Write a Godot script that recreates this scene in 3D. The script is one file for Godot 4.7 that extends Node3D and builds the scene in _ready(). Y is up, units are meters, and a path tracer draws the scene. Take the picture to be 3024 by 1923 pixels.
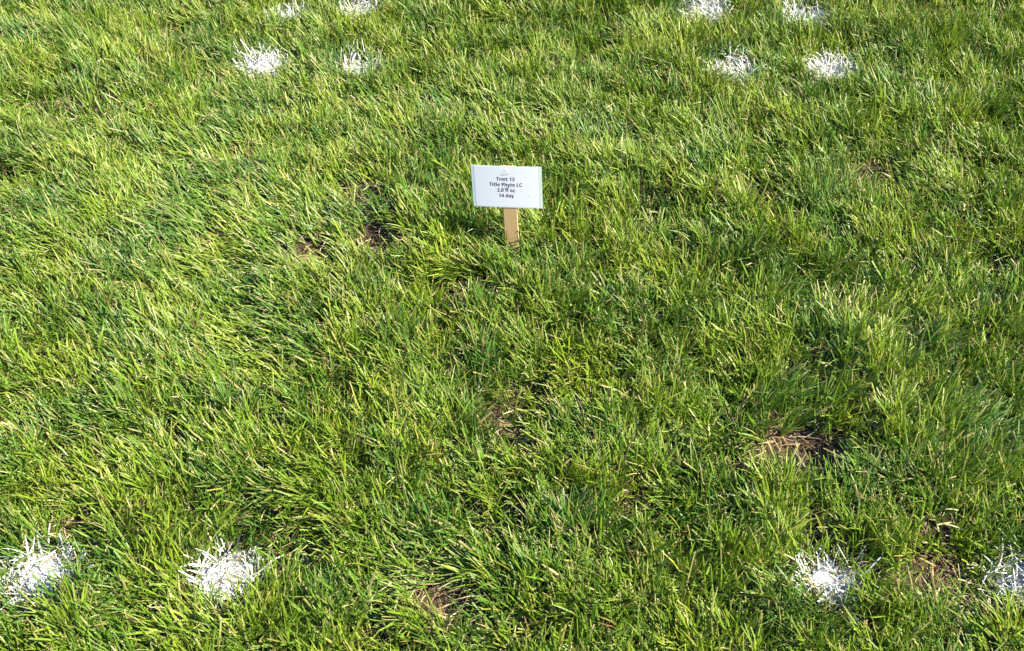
extends Node3D
# A turf trial plot seen from eye height: mown grass, sprayed white corner marks and a small stapled treatment sign.

# ---------------------------------------------------------------- blades
class Blades:
	var v := PackedVector3Array()
	var n := PackedVector3Array()
	var c := PackedColorArray()
	var ix := PackedInt32Array()
	var kv := 0
	var ki := 0
	func reserve(verts: int, tris: int) -> void:
		v.resize(verts); n.resize(verts); c.resize(verts); ix.resize(tris * 3)
	func trim() -> void:
		v.resize(kv); n.resize(kv); c.resize(kv); ix.resize(ki)
	# one leaf: a narrow strip that bends from tilt th0 to tilt th1 (0 = upright) along azimuth az
	func leaf(p: Vector3, az: float, th0: float, th1: float, length: float, w: float, tw: float, curl: float, tip: float, col: Color, tipcol: Color, segs: int, painted_from := -1.0, paint := Color.WHITE) -> void:
		if kv + segs * 2 + 2 > v.size():
			reserve(v.size() * 2 + 4096, ix.size() * 2 / 3 + 4096)
		var step := length / segs
		var q := p
		for j in segs + 1:
			var t := float(j) / segs
			var th := th0 + (th1 - th0) * t
			var a := az + curl * t
			var ca := cos(a)
			var sa := sin(a)
			var st := sin(th)
			var d := Vector3(ca * st, cos(th), sa * st)
			if j > 0:
				q += d * step
			var w0 := Vector3(-sa, 0.0, ca)
			var n0 := w0.cross(d)
			var twist := tw * (0.5 + t)
			var ct := cos(twist)
			var sw := sin(twist)
			var wx := w0 * ct + n0 * sw
			var nn := n0 * ct - w0 * sw
			var hw := w * 0.5
			if j == segs:
				hw *= tip
			elif j == 0:
				hw *= 0.8
			v[kv] = q - wx * hw
			v[kv + 1] = q + wx * hw
			n[kv] = nn * 0.94 - wx * 0.34
			n[kv + 1] = nn * 0.94 + wx * 0.34
			var cc := tipcol if j == segs else col
			if painted_from >= 0.0 and t >= painted_from:
				cc = paint
			c[kv] = cc
			c[kv + 1] = cc
			if j > 0:
				ix[ki] = kv - 2; ix[ki + 1] = kv; ix[ki + 2] = kv + 1
				ix[ki + 3] = kv - 2; ix[ki + 4] = kv + 1; ix[ki + 5] = kv - 1
				ki += 6
			kv += 2
	func surface(mesh: ArrayMesh, m: Material) -> void:
		trim()
		if ki == 0:
			return
		var arr := []
		arr.resize(Mesh.ARRAY_MAX)
		arr[Mesh.ARRAY_VERTEX] = v
		arr[Mesh.ARRAY_NORMAL] = n
		arr[Mesh.ARRAY_COLOR] = c
		arr[Mesh.ARRAY_INDEX] = ix
		mesh.add_surface_from_arrays(Mesh.PRIMITIVE_TRIANGLES, arr)
		mesh.surface_set_material(mesh.get_surface_count() - 1, m)

# ---------------------------------------------------------------- the place, in metres (x across, -z away)
# lean of the grass: x, z, reach, lean x, lean z
const LEANS := [
	[-0.80, -1.72, 0.30, -0.65, -0.50], [-0.52, -1.66, 0.20, -0.60, -0.45], [-0.62, -1.50, 0.18, -0.95, -0.10],
	[-0.40, -1.42, 0.14, -0.95, 0.0], [-0.50, -2.05, 0.30, -0.45, -0.35], [-0.06, -1.93, 0.16, -0.65, -0.55],
	[0.16, -1.90, 0.14, -0.6, -0.5], [0.45, -1.80, 0.20, -0.55, -0.40], [-0.75, -1.12, 0.22, -0.55, -0.30],
	[-0.50, -1.22, 0.14, -0.8, 0.05], [0.72, -1.25, 0.20, 0.60, -0.35], [0.85, -1.02, 0.16, 0.65, -0.20],
	[0.50, -1.12, 0.10, 0.55, 0.10], [-0.12, -0.78, 0.10, -0.75, -0.15], [0.10, -1.02, 0.09, -0.6, -0.25],
	[0.70, -0.68, 0.10, -0.65, -0.25], [0.95, -1.75, 0.20, -0.45, -0.15], [0.85, -2.05, 0.18, -0.35, -0.30],
	[-0.60, -0.72, 0.08, -0.75, 0.0], [-0.30, -0.70, 0.08, 0.65, -0.20], [-1.10, -2.25, 0.25, -0.35, -0.40],
]
# thin spots where soil and dead leaves show: x, z, half width, half depth, how bare
const GAPS := [
	[0.492, -0.995, 0.078, 0.058, 1.0], [-0.388, -1.478, 0.056, 0.040, 0.95], [-0.267, -1.528, 0.046, 0.055, 1.0],
	[-0.096, -1.372, 0.053, 0.033, 0.95], [0.033, -1.082, 0.088, 0.064, 0.8], [-0.304, -1.648, 0.079, 0.040, 0.85],
	[0.520, -1.665, 0.070, 0.040, 0.9], [0.290, -1.585, 0.089, 0.046, 0.6], [0.769, -1.704, 0.070, 0.055, 0.8],
	[-0.970, -1.940, 0.133, 0.077, 0.7], [-0.083, -0.728, 0.049, 0.029, 0.95], [0.655, -0.757, 0.096, 0.055, 0.9],
	[-1.074, -1.711, 0.053, 0.055, 0.9], [1.123, -2.395, 0.133, 0.062, 0.75], [-0.358, -0.805, 0.061, 0.040, 0.8],
	[0.371, -0.972, 0.039, 0.024, 0.6], [-0.585, -1.791, 0.052, 0.039, 0.6], [-0.85, -2.28, 0.070, 0.055, 0.8],
	[0.21, -0.90, 0.059, 0.031, 0.5], [0.93, -1.42, 0.045, 0.046, 0.7], [-0.67, -0.845, 0.045, 0.046, 0.7], [0.61, -2.02, 0.075, 0.046, 0.5],
	[0.18, -2.2, 0.075, 0.046, 0.5], [-0.02, -0.86, 0.045, 0.031, 0.5], [0.47, -0.86, 0.045, 0.054, 0.7],
]
# sprayed marks: x, z, radius, how solid, how much of the leaf stays upright, label
const MARKS := [
	[-0.570, -2.350, 0.048, 0.85, 0.6, "white sprayed mark with arched leaves, behind the ragged upright-bladed mark"],
	[-0.388, -2.388, 0.049, 0.8, 0.7, "white sprayed mark with tall spiky leaves, behind the small thin mark"],
	[0.500, -2.380, 0.063, 0.65, 0.75, "open white sprayed mark with dark gaps, behind the faintest grey mark"],
	[0.752, -2.355, 0.057, 0.75, 0.75, "white sprayed mark fading to a pale fringe, behind the dense peaked mark"],
	[-0.588, -2.128, 0.053, 0.9, 0.6, "ragged white sprayed mark with upright white blades standing along its back"],
	[-0.366, -2.122, 0.046, 0.6, 0.7, "small thin white sprayed mark half sunk in upright green grass"],
	[0.524, -2.100, 0.057, 0.45, 0.65, "faintest sprayed mark, greyish with tan leaves, bluish overspray beside it"],
	[0.772, -2.112, 0.055, 0.85, 0.6, "dense peaked white sprayed mark with blades swept down one side"],
	[-0.700, -0.768, 0.047, 1.0, 0.2, "largest solid white sprayed mark, flattened, with one tall white wisp"],
	[-0.428, -0.768, 0.043, 0.95, 0.25, "domed white sprayed mark partly covered by green blades along its front"],
	[0.478, -0.764, 0.041, 0.85, 0.3, "white sprayed mark of looping curled leaves on bare bluish soil"],
	[0.772, -0.764, 0.047, 0.85, 0.45, "white sprayed mark of long arched blades beside a patch of straw"],
]
const SIGN_AT := Vector3(0.002, 0.005, -1.476)

var height := FastNoiseLite.new()
var clump := FastNoiseLite.new()
var swirl_x := FastNoiseLite.new()
var swirl_z := FastNoiseLite.new()
var fine_x := FastNoiseLite.new()
var fine_z := FastNoiseLite.new()
var tone := FastNoiseLite.new()
var edge := FastNoiseLite.new()
var tuft_gap := FastNoiseLite.new()
var made := []
var lock := Mutex.new()
var tiles := []
var painted := []
var rim := []

func noise(f: FastNoiseLite, which: int, freq: float, oct := 1) -> void:
	f.noise_type = FastNoiseLite.TYPE_SIMPLEX_SMOOTH
	f.seed = which
	f.frequency = freq
	f.fractal_type = FastNoiseLite.FRACTAL_FBM if oct > 1 else FastNoiseLite.FRACTAL_NONE
	f.fractal_octaves = oct

func ground_y(x: float, z: float) -> float:
	var y := 0.020 * height.get_noise_2d(x, z)
	for g in GAPS:
		var dx: float = (x - g[0]) / g[2]
		var dz: float = (z - g[1]) / g[3]
		var d := dx * dx + dz * dz
		if d < 6.0:
			y -= 0.028 * g[4] * exp(-d)
	return y

func bareness(x: float, z: float) -> float:
	var b := 0.0
	for g in GAPS:
		var dx: float = (x - g[0]) / g[2]
		var dz: float = (z - g[1]) / g[3]
		var d := dx * dx + dz * dz
		if d < 4.0:
			d += 0.9 * edge.get_noise_2d(x * 3.0, z * 3.0)
			b = maxf(b, g[4] * clampf(1.7 - d, 0.0, 1.0))
	return b

func lean(x: float, z: float) -> Vector2:
	var l := Vector2(-0.16, -0.10)
	for g in LEANS:
		var dx: float = x - g[0]
		var dz: float = (z - g[1]) * 1.2
		var d: float = (dx * dx + dz * dz) / (g[2] * g[2])
		if d < 5.0:
			l += Vector2(g[3], g[4]) * exp(-d)
	l += Vector2(swirl_x.get_noise_2d(x, z), swirl_z.get_noise_2d(x, z)) * 0.55
	l += Vector2(fine_x.get_noise_2d(x, z), fine_z.get_noise_2d(x, z)) * 0.6
	return l

func mark_edge(m: Array, x: float, z: float) -> float:
	# 1 on the outline of a sprayed mark, less inside; the outline is lobed
	var dx: float = x - m[0]
	var dz: float = z - m[1]
	return sqrt(dx * dx + dz * dz * 1.1) / m[2] * (1.0 + 0.30 * edge.get_noise_2d(x * 1.6 + 7.0, z * 1.6))

func leaf_color(r: RandomNumberGenerator, x: float, z: float) -> Color:
	var k := tone.get_noise_2d(x, z) * 1.2 + r.randfn(0.0, 0.42)
	var u := r.randf()
	if u < 0.035:
		return Color(0.46, 0.37, 0.17) * r.randf_range(0.75, 1.2)
	if u < 0.05:
		return Color(0.30, 0.18, 0.07) * r.randf_range(0.7, 1.1)
	if u < 0.10:
		return Color(0.30, 0.30, 0.06) * r.randf_range(0.8, 1.15)
	var c := Color(0.118, 0.220, 0.016)
	if k > 0.0:
		c = c.lerp(Color(0.245, 0.330, 0.026), minf(k, 1.0))
	else:
		c = c.lerp(Color(0.058, 0.150, 0.028), minf(-k, 1.0))
	return c * r.randf_range(0.8, 1.2)

func in_view(x: float, z: float, margin: float) -> bool:
	# the dense, fully modelled part of the lawn: a trapezium of turf round the plot
	var depth := -z
	if depth < 0.62 - margin or depth > 2.50 + margin:
		return false
	return absf(x) < 0.505 + 0.342 * depth + margin

func in_stake(x: float, z: float) -> bool:
	return absf(x - SIGN_AT.x) < 0.018 and absf(z - SIGN_AT.z) < 0.009

func grow_tile(id: int) -> void:
	var t: Array = tiles[id]
	var r := RandomNumberGenerator.new()
	r.seed = 1000 + id
	var b := Blades.new()
	var side: float = t[2]
	b.reserve(60000, 60000)
	var shoots := int(side * side * t[3])
	var segs: int = t[4]
	for s in shoots:
		var x: float = t[0] + r.randf() * side
		var z: float = t[1] + r.randf() * side
		var dense := in_view(x, z, 0.10)
		if dense != (segs == 3):
			continue
		if not dense and not in_view(x, z, 0.75):
			continue
		var cl := clump.get_noise_2d(x, z)
		var between := tuft_gap.get_noise_2d(x, z)
		if r.randf() > 0.95 + 0.75 * cl + 1.5 * between:
			continue
		var bare := bareness(x, z)
		if r.randf() < bare:
			continue
		if in_stake(x, z):
			continue
		var skip := false
		for m in MARKS:
			if absf(x - m[0]) < 0.09 and absf(z - m[1]) < 0.09 and mark_edge(m, x, z) < 1.35:
				skip = true
				break
		if skip:
			continue
		shoot(b, r, x, z, cl + 0.5 * between, segs)
	lock.lock()
	made[id] = b
	lock.unlock()

func shoot(b: Blades, r: RandomNumberGenerator, x: float, z: float, cl: float, segs: int) -> void:
	var l := lean(x, z)
	var gy := ground_y(x, z) - 0.004
	var size := 1.0 + 0.55 * cl + r.randfn(0.0, 0.12)
	var own := Vector2(r.randfn(0.0, 0.24), r.randfn(0.0, 0.24))
	var base := leaf_color(r, x, z)
	var broad := r.randf_range(0.75, 1.25) * (1.0 if segs == 3 else 1.35)
	for i in r.randi_range(2, 4):
		var d := l * r.randf_range(0.6, 1.15) + own + Vector2(r.randfn(0.0, 0.30), r.randfn(0.0, 0.30))
		if r.randf() < 0.06:
			d += Vector2(r.randfn(0.0, 0.9), r.randfn(0.0, 0.9))
		var m := d.length()
		var th0 := clampf(0.08 + 0.42 * m + r.randfn(0.0, 0.08), 0.0, 1.2)
		var th1 := clampf(0.22 + 0.95 * m + r.randfn(0.0, 0.25), th0 - 0.2, 1.62)
		var length := clampf(r.randfn(0.045, 0.012) * size, 0.015, 0.085)
		var w := clampf(r.randfn(0.0021, 0.0006) * broad, 0.0009, 0.0036)
		var col := base.lerp(leaf_color(r, x, z), 0.55)
		var tipcol := col
		var u := r.randf()
		if u < 0.16:
			tipcol = Color(0.42, 0.34, 0.16) * r.randf_range(0.7, 1.1)
		var tip := r.randf_range(0.12, 0.30) if r.randf() < 0.55 else r.randf_range(0.45, 0.85)
		b.leaf(Vector3(x + r.randfn(0.0, 0.002), gy, z + r.randfn(0.0, 0.002)), d.angle(), th0, th1, length, w, r.randfn(0.0, 0.45), r.randfn(0.0, 0.25), tip, col, tipcol, segs)

func dead_leaf(b: Blades, r: RandomNumberGenerator, x: float, z: float) -> void:
	var u := r.randf()
	var col := Color(0.30, 0.225, 0.11) if u < 0.4 else (Color(0.13, 0.085, 0.045) if u < 0.85 else Color(0.50, 0.43, 0.26))
	col *= r.randf_range(0.75, 1.2)
	b.leaf(Vector3(x, ground_y(x, z) + r.randf_range(0.001, 0.008), z), r.randf() * TAU, r.randf_range(1.15, 1.6), r.randf_range(1.5, 1.75), r.randf_range(0.018, 0.05), r.randf_range(0.0008, 0.0020), r.randfn(0.0, 0.4), r.randfn(0.0, 0.6), r.randf_range(0.2, 0.8), col, col, 3)

# ---------------------------------------------------------------- helpers
func add(called: String, mesh: Mesh, m: Material, parent: Node = self) -> MeshInstance3D:
	var o := MeshInstance3D.new()
	o.name = called
	o.mesh = mesh
	if m:
		o.material_override = m
	o.cast_shadow = GeometryInstance3D.SHADOW_CASTING_SETTING_ON
	parent.add_child(o, true)
	return o

func mat(called: String, col: Color, rough := 0.7, spec := 0.5) -> StandardMaterial3D:
	var m := StandardMaterial3D.new()
	m.resource_name = called
	m.albedo_color = col.linear_to_srgb()
	m.roughness = rough
	m.metallic_specular = spec
	return m

func numbered(called: String, k: int) -> String:
	return called if k == 0 else "%s_%03d" % [called, k]

func bevel_box(size: Vector3, bev: float) -> ArrayMesh:
	# a box with chamfered long edges (along y)
	var st := SurfaceTool.new()
	st.begin(Mesh.PRIMITIVE_TRIANGLES)
	st.set_smooth_group(-1)
	var a := size.x / 2
	var c := size.z / 2
	var ring := [Vector2(-a + bev, c), Vector2(a - bev, c), Vector2(a, c - bev), Vector2(a, -c + bev), Vector2(a - bev, -c), Vector2(-a + bev, -c), Vector2(-a, -c + bev), Vector2(-a, c - bev)]
	var h := size.y / 2
	for i in 8:
		var p: Vector2 = ring[i]
		var q: Vector2 = ring[(i + 1) % 8]
		var u0 := float(i) / 8.0
		var quad := [[Vector3(p.x, -h, p.y), Vector2(p.x, -h)], [Vector3(p.x, h, p.y), Vector2(p.x, h)], [Vector3(q.x, h, q.y), Vector2(q.x, h)], [Vector3(q.x, -h, q.y), Vector2(q.x, -h)]]
		for j in [0, 1, 2, 0, 2, 3]:
			var uv: Vector2 = quad[j][1]
			st.set_uv(Vector2(uv.x / size.x + 0.5, 0.5 - uv.y / size.y))
			st.add_vertex(quad[j][0])
	for s in [1.0, -1.0]:
		for i in range(1, 7):
			var tri := [ring[0], ring[i], ring[i + 1]] if s < 0 else [ring[0], ring[i + 1], ring[i]]
			for p in tri:
				st.set_uv(Vector2(p.x / size.x + 0.5, 0.02 if s > 0 else 0.98))
				st.add_vertex(Vector3(p.x, h * s, p.y))
	st.generate_normals()
	return st.commit()

func bow(x: float, y: float) -> float:
	# the card is not flat: it curls away from the stake towards its sides
	return -0.35 * x * x

func bowed_sheet(w: float, h: float, thick: float, nx := 24, ny := 8) -> ArrayMesh:
	var st := SurfaceTool.new()
	st.begin(Mesh.PRIMITIVE_TRIANGLES)
	var pt := func(i: int, j: int, top: bool) -> Vector3:
		var x := -w / 2 + w * i / nx
		var y := -h / 2 + h * j / ny
		return Vector3(x, y, bow(x, y) + (thick if top else 0.0))
	for side in [true, false]:
		st.set_smooth_group(1 if side else 2)
		for i in nx:
			for j in ny:
				var q := [pt.call(i, j, side), pt.call(i, j + 1, side), pt.call(i + 1, j + 1, side), pt.call(i + 1, j, side)]
				var order := [0, 1, 2, 0, 2, 3] if side else [0, 2, 1, 0, 3, 2]
				for k in order:
					st.add_vertex(q[k])
	st.set_smooth_group(-1)
	var border := []
	for i in nx: border.append([i, 0])
	for j in ny: border.append([nx, j])
	for i in nx: border.append([nx - i, ny])
	for j in ny: border.append([0, ny - j])
	for k in border.size():
		var a: Array = border[k]
		var b: Array = border[(k + 1) % border.size()]
		var q := [pt.call(a[0], a[1], false), pt.call(a[0], a[1], true), pt.call(b[0], b[1], true), pt.call(b[0], b[1], false)]
		for o in [0, 1, 2, 0, 2, 3]:
			st.add_vertex(q[o])
	st.generate_normals()
	return st.commit()

func bowed_text(words: String, font_size: float, at: Vector2, lift: float) -> ArrayMesh:
	var font := SystemFont.new()
	font.font_names = PackedStringArray(["Droid Sans"])
	font.font_weight = 600
	var t := TextMesh.new()
	t.text = words
	t.font = font
	t.font_size = 64
	t.pixel_size = font_size / 64.0
	t.depth = 0.00008
	t.curve_step = 1.0
	var arr := t.get_mesh_arrays()
	var vs: PackedVector3Array = arr[Mesh.ARRAY_VERTEX]
	for k in vs.size():
		var p := Vector3(vs[k].x * 0.93 + at.x, vs[k].y + at.y, vs[k].z)
		p.z += bow(p.x, p.y) + lift
		vs[k] = p
	arr[Mesh.ARRAY_VERTEX] = vs
	var mesh := ArrayMesh.new()
	mesh.add_surface_from_arrays(Mesh.PRIMITIVE_TRIANGLES, arr)
	return mesh

func tube(points: Array, radii: Array, sides := 8) -> ArrayMesh:
	var st := SurfaceTool.new()
	st.begin(Mesh.PRIMITIVE_TRIANGLES)
	st.set_smooth_group(1)
	var rings := []
	for i in points.size():
		var f: Vector3 = (points[mini(i + 1, points.size() - 1)] - points[maxi(i - 1, 0)]).normalized()
		var s := f.cross(Vector3.UP if absf(f.y) < 0.9 else Vector3.RIGHT).normalized()
		var u := s.cross(f)
		var ring := []
		for k in sides:
			var a := TAU * k / sides
			ring.append(points[i] + (s * cos(a) + u * sin(a)) * radii[i])
		rings.append(ring)
	for i in points.size() - 1:
		for k in sides:
			var k2 := (k + 1) % sides
			for p in [rings[i][k], rings[i + 1][k], rings[i + 1][k2], rings[i][k], rings[i + 1][k2], rings[i][k2]]:
				st.add_vertex(p)
	for e in [0, points.size() - 1]:
		for k in sides:
			var tri := [points[e], rings[e][(k + 1) % sides], rings[e][k]]
			if e == 0:
				tri.reverse()
			for p in tri:
				st.add_vertex(p)
	st.generate_normals()
	return st.commit()

# ---------------------------------------------------------------- the scene
func _ready() -> void:
	# camera
	var cam := Camera3D.new()
	cam.name = "camera"
	cam.fov = 35.27
	cam.position = Vector3(0, 1.38, 0)
	cam.rotation_degrees = Vector3(-46.97, 0, 0)
	cam.near = 0.05
	cam.far = 1000.0
	add_child(cam)
	# sky and exposure
	var sky_mat := ProceduralSkyMaterial.new()
	sky_mat.sky_top_color = Color(0.34, 0.48, 0.72)
	sky_mat.sky_horizon_color = Color(0.72, 0.78, 0.84)
	sky_mat.sky_curve = 0.15
	sky_mat.ground_bottom_color = Color(0.16, 0.20, 0.10)
	sky_mat.ground_horizon_color = Color(0.35, 0.42, 0.34)
	sky_mat.sun_angle_max = 1.0
	sky_mat.energy_multiplier = 0.62
	var sky := Sky.new()
	sky.sky_material = sky_mat
	var env := Environment.new()
	env.background_mode = Environment.BG_SKY
	env.sky = sky
	env.tonemap_mode = Environment.TONE_MAPPER_LINEAR
	env.tonemap_exposure = 3.05
	env.sdfgi_enabled = true
	env.ssao_enabled = true
	env.ssil_enabled = true
	var we := WorldEnvironment.new()
	we.name = "world_environment"
	we.environment = env
	add_child(we)
	# sun: from the side of the plot, a little in front of the sign
	var sun := DirectionalLight3D.new()
	sun.name = "sun"
	sun.light_energy = 1.6
	sun.light_color = Color(1.0, 0.955, 0.87)
	sun.light_angular_distance = 0.5
	sun.shadow_enabled = true
	add_child(sun)
	var to_sun := Vector3(0.92, 0.84, 0.22).normalized()
	sun.look_at_from_position(to_sun * 10.0, Vector3.ZERO)

	noise(height, 11, 3.2, 2)
	noise(clump, 12, 9.0, 3)
	noise(swirl_x, 13, 4.2)
	noise(swirl_z, 14, 4.2)
	noise(fine_x, 15, 17.0)
	noise(fine_z, 16, 17.0)
	noise(tone, 17, 5.0, 3)
	noise(edge, 18, 14.0, 2)
	noise(tuft_gap, 19, 34.0, 2)

	build_ground()
	build_turf()
	build_sign()
	build_marks()
	build_twig()

func build_ground() -> void:
	# one sheet, fine under the plot and stretching to the horizon
	var soil := StandardMaterial3D.new()
	soil.resource_name = "soil"
	soil.roughness = 0.95
	soil.metallic_specular = 0.2
	var speck := FastNoiseLite.new()
	noise(speck, 31, 0.09, 4)
	var nt := NoiseTexture2D.new()
	nt.width = 512
	nt.height = 512
	nt.seamless = true
	nt.noise = speck
	var ramp := Gradient.new()
	ramp.set_color(0, Color(0.018, 0.013, 0.009).linear_to_srgb())
	ramp.set_color(1, Color(0.10, 0.070, 0.042).linear_to_srgb())
	nt.color_ramp = ramp
	soil.albedo_texture = nt
	soil.uv1_triplanar = true
	soil.uv1_world_triplanar = true
	soil.uv1_scale = Vector3.ONE * 6.0
	var st := SurfaceTool.new()
	st.begin(Mesh.PRIMITIVE_TRIANGLES)
	st.set_smooth_group(1)
	var cnt := 150
	var coord := func(i: int) -> float:
		var u := (float(i) / cnt) * 2.0 - 1.0
		return 1.9 * u + signf(u) * 300.0 * pow(maxf(0.0, absf(u) - 0.82) / 0.18, 5.0)
	var grid := []
	for i in cnt + 1:
		var row := []
		for j in cnt + 1:
			var x: float = coord.call(i)
			var z: float = coord.call(j) - 1.5
			var near := absf(x) < 3.0 and absf(z + 1.5) < 3.0
			row.append(Vector3(x, ground_y(x, z) if near else 0.0, z))
		grid.append(row)
	for i in cnt:
		for j in cnt:
			for p in [grid[i][j], grid[i + 1][j], grid[i + 1][j + 1], grid[i][j], grid[i + 1][j + 1], grid[i][j + 1]]:
				st.add_vertex(p)
	st.generate_normals()
	var o := add("ground", st.commit(), soil)
	o.set_meta("kind", "structure")
	o.set_meta("label", "dark crumbly soil of the turf plot under the grass")
	o.set_meta("category", "ground")

func grass_material(called: String, see_through: Color, rough: float) -> StandardMaterial3D:
	var m := StandardMaterial3D.new()
	m.resource_name = called
	m.vertex_color_use_as_albedo = true
	m.roughness = rough
	m.metallic_specular = 0.5
	m.cull_mode = BaseMaterial3D.CULL_DISABLED
	m.backlight_enabled = true
	m.backlight = see_through
	return m

func build_turf() -> void:
	var green := grass_material("grass_leaf", Color(0.70, 0.73, 0.36), 0.42)
	var dry := grass_material("dead_leaf", Color(0.45, 0.42, 0.3), 0.75)
	# tiles of the lawn, grown in parallel: x, z, side, shoots per square metre, segments per leaf
	var side := 0.3
	for seg in [3, 2]:
		for i in 16:
			for j in 13:
				var x := -2.4 + i * side
				var z := -3.4 + j * side
				var need := false
				for a in [0.0, 0.5, 1.0]:
					for b in [0.0, 0.5, 1.0]:
						var inside := in_view(x + a * side, z + b * side, 0.12)
						if (seg == 3 and inside) or (seg == 2 and not inside and in_view(x + a * side, z + b * side, 0.77)):
							need = true
				if need:
					tiles.append([x, z, side, 27500.0 if seg == 3 else 8500.0, seg])
	made.resize(tiles.size())
	var task := WorkerThreadPool.add_group_task(grow_tile, tiles.size(), -1, true)
	WorkerThreadPool.wait_for_group_task_completion(task)
	# green leaves round the sprayed marks belong to the lawn
	var r := RandomNumberGenerator.new()
	r.seed = 77
	for k in MARKS.size():
		spray(k, r)
	var mesh := ArrayMesh.new()
	var all := Blades.new()
	for b in made + rim:
		b.trim()
		var shift: int = all.v.size()
		var moved: PackedInt32Array = b.ix
		for q in moved.size():
			moved[q] += shift
		all.v.append_array(b.v)
		all.n.append_array(b.n)
		all.c.append_array(b.c)
		all.ix.append_array(moved)
	all.kv = all.v.size()
	all.ki = all.ix.size()
	print("turf leaves' triangles ", all.ki / 3)
	all.surface(mesh, green)
	made.clear()
	var o := add("turf_grass", mesh, null)
	o.set_meta("kind", "stuff")
	o.set_meta("label", "dense sunlit green turf grass with swept and upright blades")
	o.set_meta("category", "grass")
	# dead leaves lying between the shoots
	var d := Blades.new()
	d.reserve(400000, 300000)
	r.seed = 5
	for k in 26000:
		var z := -r.randf_range(0.5, 2.7)
		var x := r.randf_range(-1.0, 1.0) * (0.6 + 0.342 * -z)
		dead_leaf(d, r, x, z)
	for g in GAPS:
		for k in int(g[2] * g[3] * 3.0e4 * g[4]):
			dead_leaf(d, r, g[0] + r.randfn(0.0, g[2] * 0.75), g[1] + r.randfn(0.0, g[3] * 0.75))
	# longer straw: the pale cut leaves that lie on top
	for k in 1500:
		var z := -r.randf_range(0.62, 2.5)
		var x := r.randf_range(-1.0, 1.0) * (0.5 + 0.342 * -z)
		straw(d, r, Vector3(x, ground_y(x, z) + r.randf_range(0.010, 0.026), z), r.randf() * TAU)
	for p in [[0.060, -0.845], [0.066, -0.828], [0.062, -0.812], [0.66, -0.74], [0.64, -0.76], [0.69, -0.765], [0.62, -0.745], [0.29, -1.575], [0.27, -1.59], [0.31, -1.58]]:
		straw(d, r, Vector3(p[0], ground_y(p[0], p[1]) + 0.02, p[1]), r.randf() * TAU)
	var dm := ArrayMesh.new()
	d.surface(dm, dry)
	var od := add("dead_grass", dm, null)
	od.set_meta("kind", "stuff")
	od.set_meta("label", "tan and brown dead grass lying low between the green blades")
	od.set_meta("category", "thatch")
	build_outer_lawn(green)

func straw(b: Blades, r: RandomNumberGenerator, p: Vector3, az: float) -> void:
	var col := Color(0.56, 0.49, 0.27).lerp(Color(0.42, 0.42, 0.14), r.randf()) * r.randf_range(0.85, 1.15)
	b.leaf(p, az, r.randf_range(1.1, 1.5), r.randf_range(1.45, 1.8), r.randf_range(0.008, 0.028), r.randf_range(0.0013, 0.0025), r.randfn(0.0, 0.3), r.randfn(0.0, 0.3), r.randf_range(0.3, 0.9), col, col, 3)

func build_outer_lawn(green: Material) -> void:
	# the lawn goes on round the plot: tufts, thinner with distance
	var r := RandomNumberGenerator.new()
	r.seed = 9
	var b := Blades.new()
	b.reserve(1000, 1000)
	for i in 70:
		var d := Vector2(r.randfn(-0.15, 0.4), r.randfn(-0.1, 0.4))
		var m := d.length()
		var col := leaf_color(r, r.randf(), r.randf())
		b.leaf(Vector3(r.randfn(0, 0.045), -0.004, r.randfn(0, 0.045)), d.angle(), 0.1 + 0.45 * m, 0.25 + m, r.randfn(0.055, 0.012), r.randfn(0.0036, 0.0008), r.randfn(0, 0.4), r.randfn(0, 0.2), 0.3, col, col, 2)
	var tuft := ArrayMesh.new()
	b.surface(tuft, green)
	var spots: Array[Transform3D] = []
	var tries := 0
	while spots.size() < 60000 and tries < 400000:
		tries += 1
		var rad := 1.2 + 11.0 * pow(r.randf(), 1.3)
		var a := r.randf() * TAU
		var x := cos(a) * rad
		var z := sin(a) * rad - 1.5
		if in_view(x, z, 0.72):
			continue
		var near := absf(x) < 3.0 and absf(z + 1.5) < 3.0
		var s := r.randf_range(0.85, 1.25) * (1.0 if rad < 4.0 else 1.25)
		spots.append(Transform3D(Basis(Vector3.UP, r.randf() * TAU).scaled(Vector3(s, s, s)), Vector3(x, ground_y(x, z) if near else 0.0, z)))
	var mm := MultiMesh.new()
	mm.transform_format = MultiMesh.TRANSFORM_3D
	mm.mesh = tuft
	mm.instance_count = spots.size()
	for k in spots.size():
		mm.set_instance_transform(k, spots[k])
	var o := MultiMeshInstance3D.new()
	o.name = "lawn_grass"
	o.multimesh = mm
	add_child(o)
	o.set_meta("kind", "stuff")
	o.set_meta("label", "green lawn grass surrounding the marked trial plots")
	o.set_meta("category", "grass")

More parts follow.
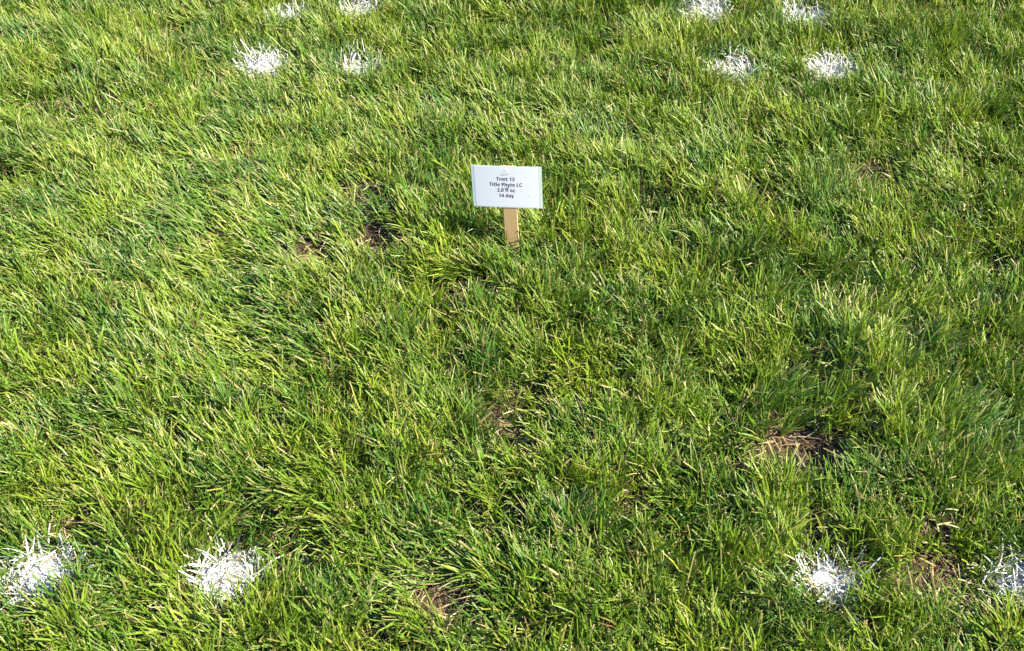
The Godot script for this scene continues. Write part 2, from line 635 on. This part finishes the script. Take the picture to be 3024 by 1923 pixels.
func spray(k: int, r: RandomNumberGenerator) -> void:
	# the leaves in and round one sprayed mark: white ones go to the mark, green ones to the lawn
	var m: Array = MARKS[k]
	var white := Blades.new()
	white.reserve(20000, 20000)
	var green := Blades.new()
	green.reserve(20000, 20000)
	var rad: float = m[2]
	var count := int(rad * rad * 9.0 * 105000.0)
	for i in count:
		var x: float = m[0] + r.randf_range(-1.5, 1.5) * rad
		var z: float = m[1] + r.randf_range(-1.5, 1.5) * rad
		var e := mark_edge(m, x, z)
		if e > 1.35:
			continue
		var solid: float = m[3]
		var chance := clampf((1.12 - e) / 0.28, 0.0, 1.0) * (0.55 + 0.45 * solid)
		var hit := r.randf() < chance
		if r.randf() > (0.22 + 0.50 * solid - 0.22 * m[4] if e < 0.95 else 0.6):
			continue
		var l := lean(x, z) * 0.7
		var up: float = m[4]
		var inner := clampf(1.3 - e, 0.0, 1.0)
		var out := Vector2(x - m[0], z - m[1]) / rad
		var d := l + Vector2(r.randfn(0.0, 0.30 + 1.3 * (1.0 - up) * inner), r.randfn(0.0, 0.30 + 1.3 * (1.0 - up) * inner)) + out * 0.10 * inner
		var mag := d.length()
		var th0 := clampf(0.1 + 0.5 * mag + 0.55 * inner * (1.0 - up), 0.0, 1.4)
		var th1 := clampf(0.35 + 1.1 * mag + 0.5 * inner * (1.0 - up) + r.randfn(0.0, 0.3), th0 - 0.2, 2.1)
		var length := clampf(r.randfn(0.042, 0.012), 0.015, 0.075) * (1.0 - 0.40 * inner * (1.1 - up))
		var w := clampf(r.randfn(0.0016, 0.0005), 0.0008, 0.0030)
		var col := leaf_color(r, x, z)
		var p := Vector3(x, ground_y(x, z) - 0.003, z)
		var curl := r.randfn(0.0, 0.25 + 0.6 * inner * (1.0 - up))
		var tip := r.randf_range(0.15, 0.8)
		var tw := r.randfn(0.0, 0.4)
		if hit:
			var paint := Color(0.63, 0.635, 0.635).lerp(col * 1.6, r.randf() * r.randf() * (0.25 + 0.5 * (1.0 - solid)))
			paint.a = 1.0
			white.leaf(p, d.angle(), th0, th1, length, w * 1.1, tw, curl, tip, col, paint, 4, 0.0 if r.randf() < 0.7 else r.randf_range(0.2, 0.6), paint)
		else:
			# a little overspray dusts some of the neighbours
			var dust := r.randf() * 0.5 if r.randf() < 0.35 else 0.0
			col = col.lerp(Color(0.55, 0.62, 0.58), dust * 0.6)
			green.leaf(p, d.angle(), th0, th1, length, w, tw, curl * 0.4, tip, col, col, 3)
	painted.append(white)
	rim.append(green)

func build_sign() -> void:
	var root := Node3D.new()
	root.name = "plot_sign"
	root.position = SIGN_AT
	root.basis = Basis(Vector3.UP, -0.1677) * Basis(Vector3.RIGHT, -0.20) * Basis(Vector3.BACK, 0.0862)
	root.set_meta("label", "small white laminated plot sign stapled to a flat wooden stake")
	root.set_meta("category", "sign")
	add_child(root)
	var card_w := 0.1336
	var card_h := 0.0871
	var card_y := 0.1044 + card_h / 2
	# stake
	var im := Image.create(128, 1024, false, Image.FORMAT_RGB8)
	var g1 := FastNoiseLite.new()
	noise(g1, 41, 0.05, 3)
	var g2 := FastNoiseLite.new()
	noise(g2, 42, 0.02, 3)
	for x in 128:
		for y in 1024:
			var warp := 6.0 * g2.get_noise_2d(x * 0.3, y * 0.06)
			var ring := 0.5 + 0.5 * sin((x + warp * 5.0) * 0.35 + 2.0 * g2.get_noise_2d(x, y * 0.02))
			var fib := g1.get_noise_2d(x * 6.0, y * 0.12)
			var c := Color(0.52, 0.355, 0.165).lerp(Color(0.40, 0.255, 0.11), 0.25 * ring + 0.35 * maxf(0.0, fib))
			c = c.lerp(Color(0.60, 0.44, 0.23), 0.4 * maxf(0.0, -fib))
			# soil clinging to the foot
			var foot := g1.get_noise_2d(x * 1.5 + 400.0, y * 1.5)
			if y > 680 and foot > 0.32 - (y - 680) * 0.004:
				c = c.lerp(Color(0.13, 0.085, 0.045), 0.75)
			im.set_pixel(x, y, c.linear_to_srgb())
	var wood := StandardMaterial3D.new()
	wood.resource_name = "stake_wood"
	wood.albedo_texture = ImageTexture.create_from_image(im)
	wood.roughness = 0.72
	wood.metallic_specular = 0.4
	var top := card_y + card_h / 2 - 0.0014
	var low := -0.09
	var stake := add("stake", bevel_box(Vector3(0.0265, top - low, 0.0052), 0.0006), wood, root)
	stake.position = Vector3(0, (top + low) / 2, 0)
	stake.set_meta("label", "flat tan wooden stake with fine grain")
	# laminated card
	var card := Node3D.new()
	card.name = "card"
	card.position = Vector3(-0.0035, card_y, 0.0029)
	card.rotation.z = -0.0031
	card.set_meta("label", "white laminated card with four printed lines")
	root.add_child(card)
	var film := mat("laminate_film", Color(0.76, 0.82, 0.79), 0.22, 0.5)
	film.backlight_enabled = true
	film.backlight = Color(0.7, 0.78, 0.72)
	add("laminate", bowed_sheet(card_w, card_h, 0.0005), film, card)
	var paper := mat("paper", Color(0.76, 0.78, 0.82), 0.5, 0.5)
	paper.backlight_enabled = true
	paper.backlight = Color(0.25, 0.25, 0.25)
	var pw := card_w - 0.0118
	var sheet := add("paper", bowed_paper(pw, card_h - 0.0030, 0.0015), paper, card)
	sheet.position = Vector3(0, 0, 0)
	# print
	var ink := mat("ink", Color(0.02, 0.02, 0.025), 0.5, 0.4)
	var lines := [["Trmt 13", 0.0167], ["Title Phyte LC", 0.0051], ["2.0 fl oz", -0.0065], ["14 day", -0.0178]]
	for k in lines.size():
		var words: String = lines[k][0]
		var ln := add("printed_line", bowed_text(words, 0.0102, Vector2(-0.0018, lines[k][1]), 0.00078), ink, card)
		ln.set_meta("label", "printed line reading " + words)
	# staples
	var steel := mat("staple_steel", Color(0.32, 0.32, 0.34), 0.35, 0.5)
	steel.metallic = 1.0
	for s in [[-0.0015, 0.0276, 0.0130, -0.02], [0.0012, -0.0006, 0.0118, -0.03]]:
		var half: float = s[2] / 2
		var pts := []
		var rr := []
		for q in [[-half, -0.002], [-half, 0.0005], [-half + 0.0006, 0.0010], [0.0, 0.0011], [half - 0.0006, 0.0010], [half, 0.0005], [half, -0.002]]:
			pts.append(Vector3(q[0], 0, q[1]))
			rr.append(0.00020)
		var sp := add("staple", tube(pts, rr, 6), steel, card)
		sp.position = Vector3(s[0], s[1], 0.0006)
		sp.rotation.z = s[3]

func bowed_paper(w: float, h: float, shift: float) -> ArrayMesh:
	# the paper inside the film, offset so that one film margin is wider; dented where the staples pull it in
	var st := SurfaceTool.new()
	st.begin(Mesh.PRIMITIVE_TRIANGLES)
	st.set_smooth_group(1)
	var nx := 96
	var ny := 64
	var pts := []
	for i in nx + 1:
		var row := []
		for j in ny + 1:
			var x := -w / 2 + w * i / nx - shift
			var y := -h / 2 + h * j / ny
			var dz := 0.0
			for b in [[-0.0005, 0.0352, 0.0038, 0.0015, 0.0006], [-0.0015, 0.0276, 0.006, 0.0014, -0.00025], [0.0012, -0.0010, 0.006, 0.0010, -0.0002], [0.0435, -0.0165, 0.0022, 0.0012, 0.0005], [-0.0015, 0.0298, 0.007, 0.0016, 0.0003]]:
				var u: float = (x - b[0]) / b[2]
				var q: float = (y - b[1]) / b[3]
				dz += b[4] * exp(-u * u - q * q)
			var rim_drop := 0.0002 * clampf((absf(x + shift) - w / 2 + 0.0008) / 0.0008, 0.0, 1.0)
			row.append(Vector3(x, y, bow(x, y) + 0.00072 - rim_drop + maxf(dz, -0.0002)))
		pts.append(row)
	for i in nx:
		for j in ny:
			for p in [pts[i][j], pts[i][j + 1], pts[i + 1][j + 1], pts[i][j], pts[i + 1][j + 1], pts[i + 1][j]]:
				st.add_vertex(p)
	# thin edges back to the film
	st.set_smooth_group(-1)
	var border := []
	for i in nx: border.append([i, 0])
	for j in ny: border.append([nx, j])
	for i in nx: border.append([nx - i, ny])
	for j in ny: border.append([0, ny - j])
	for k in border.size():
		var a: Vector3 = pts[border[k][0]][border[k][1]]
		var b2: Array = border[(k + 1) % border.size()]
		var b: Vector3 = pts[b2[0]][b2[1]]
		var a0 := Vector3(a.x, a.y, bow(a.x, a.y) + 0.0002)
		var b0 := Vector3(b.x, b.y, bow(b.x, b.y) + 0.0002)
		for p in [a0, a, b, a0, b, b0]:
			st.add_vertex(p)
	st.generate_normals()
	return st.commit()

func build_marks() -> void:
	var paint := grass_material("white_turf_paint", Color(0.30, 0.30, 0.30), 0.6)
	var crust := mat("paint_on_soil", Color.WHITE, 0.85, 0.3)
	crust.vertex_color_use_as_albedo = true
	for k in MARKS.size():
		var m: Array = MARKS[k]
		var root := Node3D.new()
		root.name = numbered("paint_mark", k)
		root.position = Vector3(m[0], 0.0, m[1])
		root.set_meta("label", m[5])
		root.set_meta("category", "paint mark")
		root.set_meta("group", "white sprayed marks at the corners of the plots")
		add_child(root)
		var b: Blades = painted[k]
		b.trim()
		for q in b.kv:
			b.v[q] -= root.position
		var mesh := ArrayMesh.new()
		b.surface(mesh, paint)
		var leaves := add("painted_grass", mesh, null, root)
		leaves.set_meta("kind", "stuff")
		# paint that reached the ground
		var st := SurfaceTool.new()
		st.begin(Mesh.PRIMITIVE_TRIANGLES)
		st.set_smooth_group(1)
		var rad: float = m[2]
		var step := rad * 2.4 / 36.0
		for i in 36:
			for j in 36:
				var cx: float = m[0] - rad * 1.2 + (i + 0.5) * step
				var cz: float = m[1] - rad * 1.2 + (j + 0.5) * step
				var e := mark_edge(m, cx, cz) + 0.35 * edge.get_noise_2d(cx * 9.0, cz * 9.0)
				if e > 0.55 + 0.38 * m[3]:
					continue
				var corners := []
				for q in [[0, 0], [1, 0], [1, 1], [0, 1]]:
					var x: float = cx + (q[0] - 0.5) * step
					var z: float = cz + (q[1] - 0.5) * step
					var lump := 0.0015 * edge.get_noise_2d(x * 14.0, z * 14.0)
					var shade := clampf(0.8 + 0.9 * edge.get_noise_2d(x * 11.0 + 3.0, z * 11.0), 0.15, 1.0)
					corners.append([Vector3(x - m[0], ground_y(x, z) + 0.005 + lump, z - m[1]), Color(0.20, 0.16, 0.12).lerp(Color(0.56, 0.57, 0.57), shade)])
				for q in [0, 1, 2, 0, 2, 3]:
					st.set_color(corners[q][1])
					st.add_vertex(corners[q][0])
		st.generate_normals()
		add("paint_crust", st.commit(), crust, root)

func build_twig() -> void:
	# the dry twig lying across the bare hollow
	var bark := mat("twig_bark", Color(0.30, 0.25, 0.20), 0.9, 0.3)
	var root := Node3D.new()
	root.name = "dry_twig"
	root.position = Vector3(0.476, ground_y(0.476, -0.985) + 0.006, -0.985)
	root.set_meta("label", "thin grey dry twig lying in the bare soil hollow")
	root.set_meta("category", "twig")
	add_child(root)
	var pts := [Vector3(-0.007, 0.010, -0.030), Vector3(-0.005, 0.012, -0.018), Vector3(0.0, 0.014, -0.004), Vector3(0.003, 0.015, 0.010), Vector3(0.006, 0.017, 0.024), Vector3(0.008, 0.020, 0.038)]
	add("stem", tube(pts, [0.0016, 0.0021, 0.0024, 0.0024, 0.0021, 0.0014]), bark, root)
	add("side_shoot", tube([Vector3(0.0, 0.014, -0.004), Vector3(-0.004, 0.017, 0.004), Vector3(-0.007, 0.021, 0.010)], [0.0010, 0.0008, 0.0005], 6), bark, root)
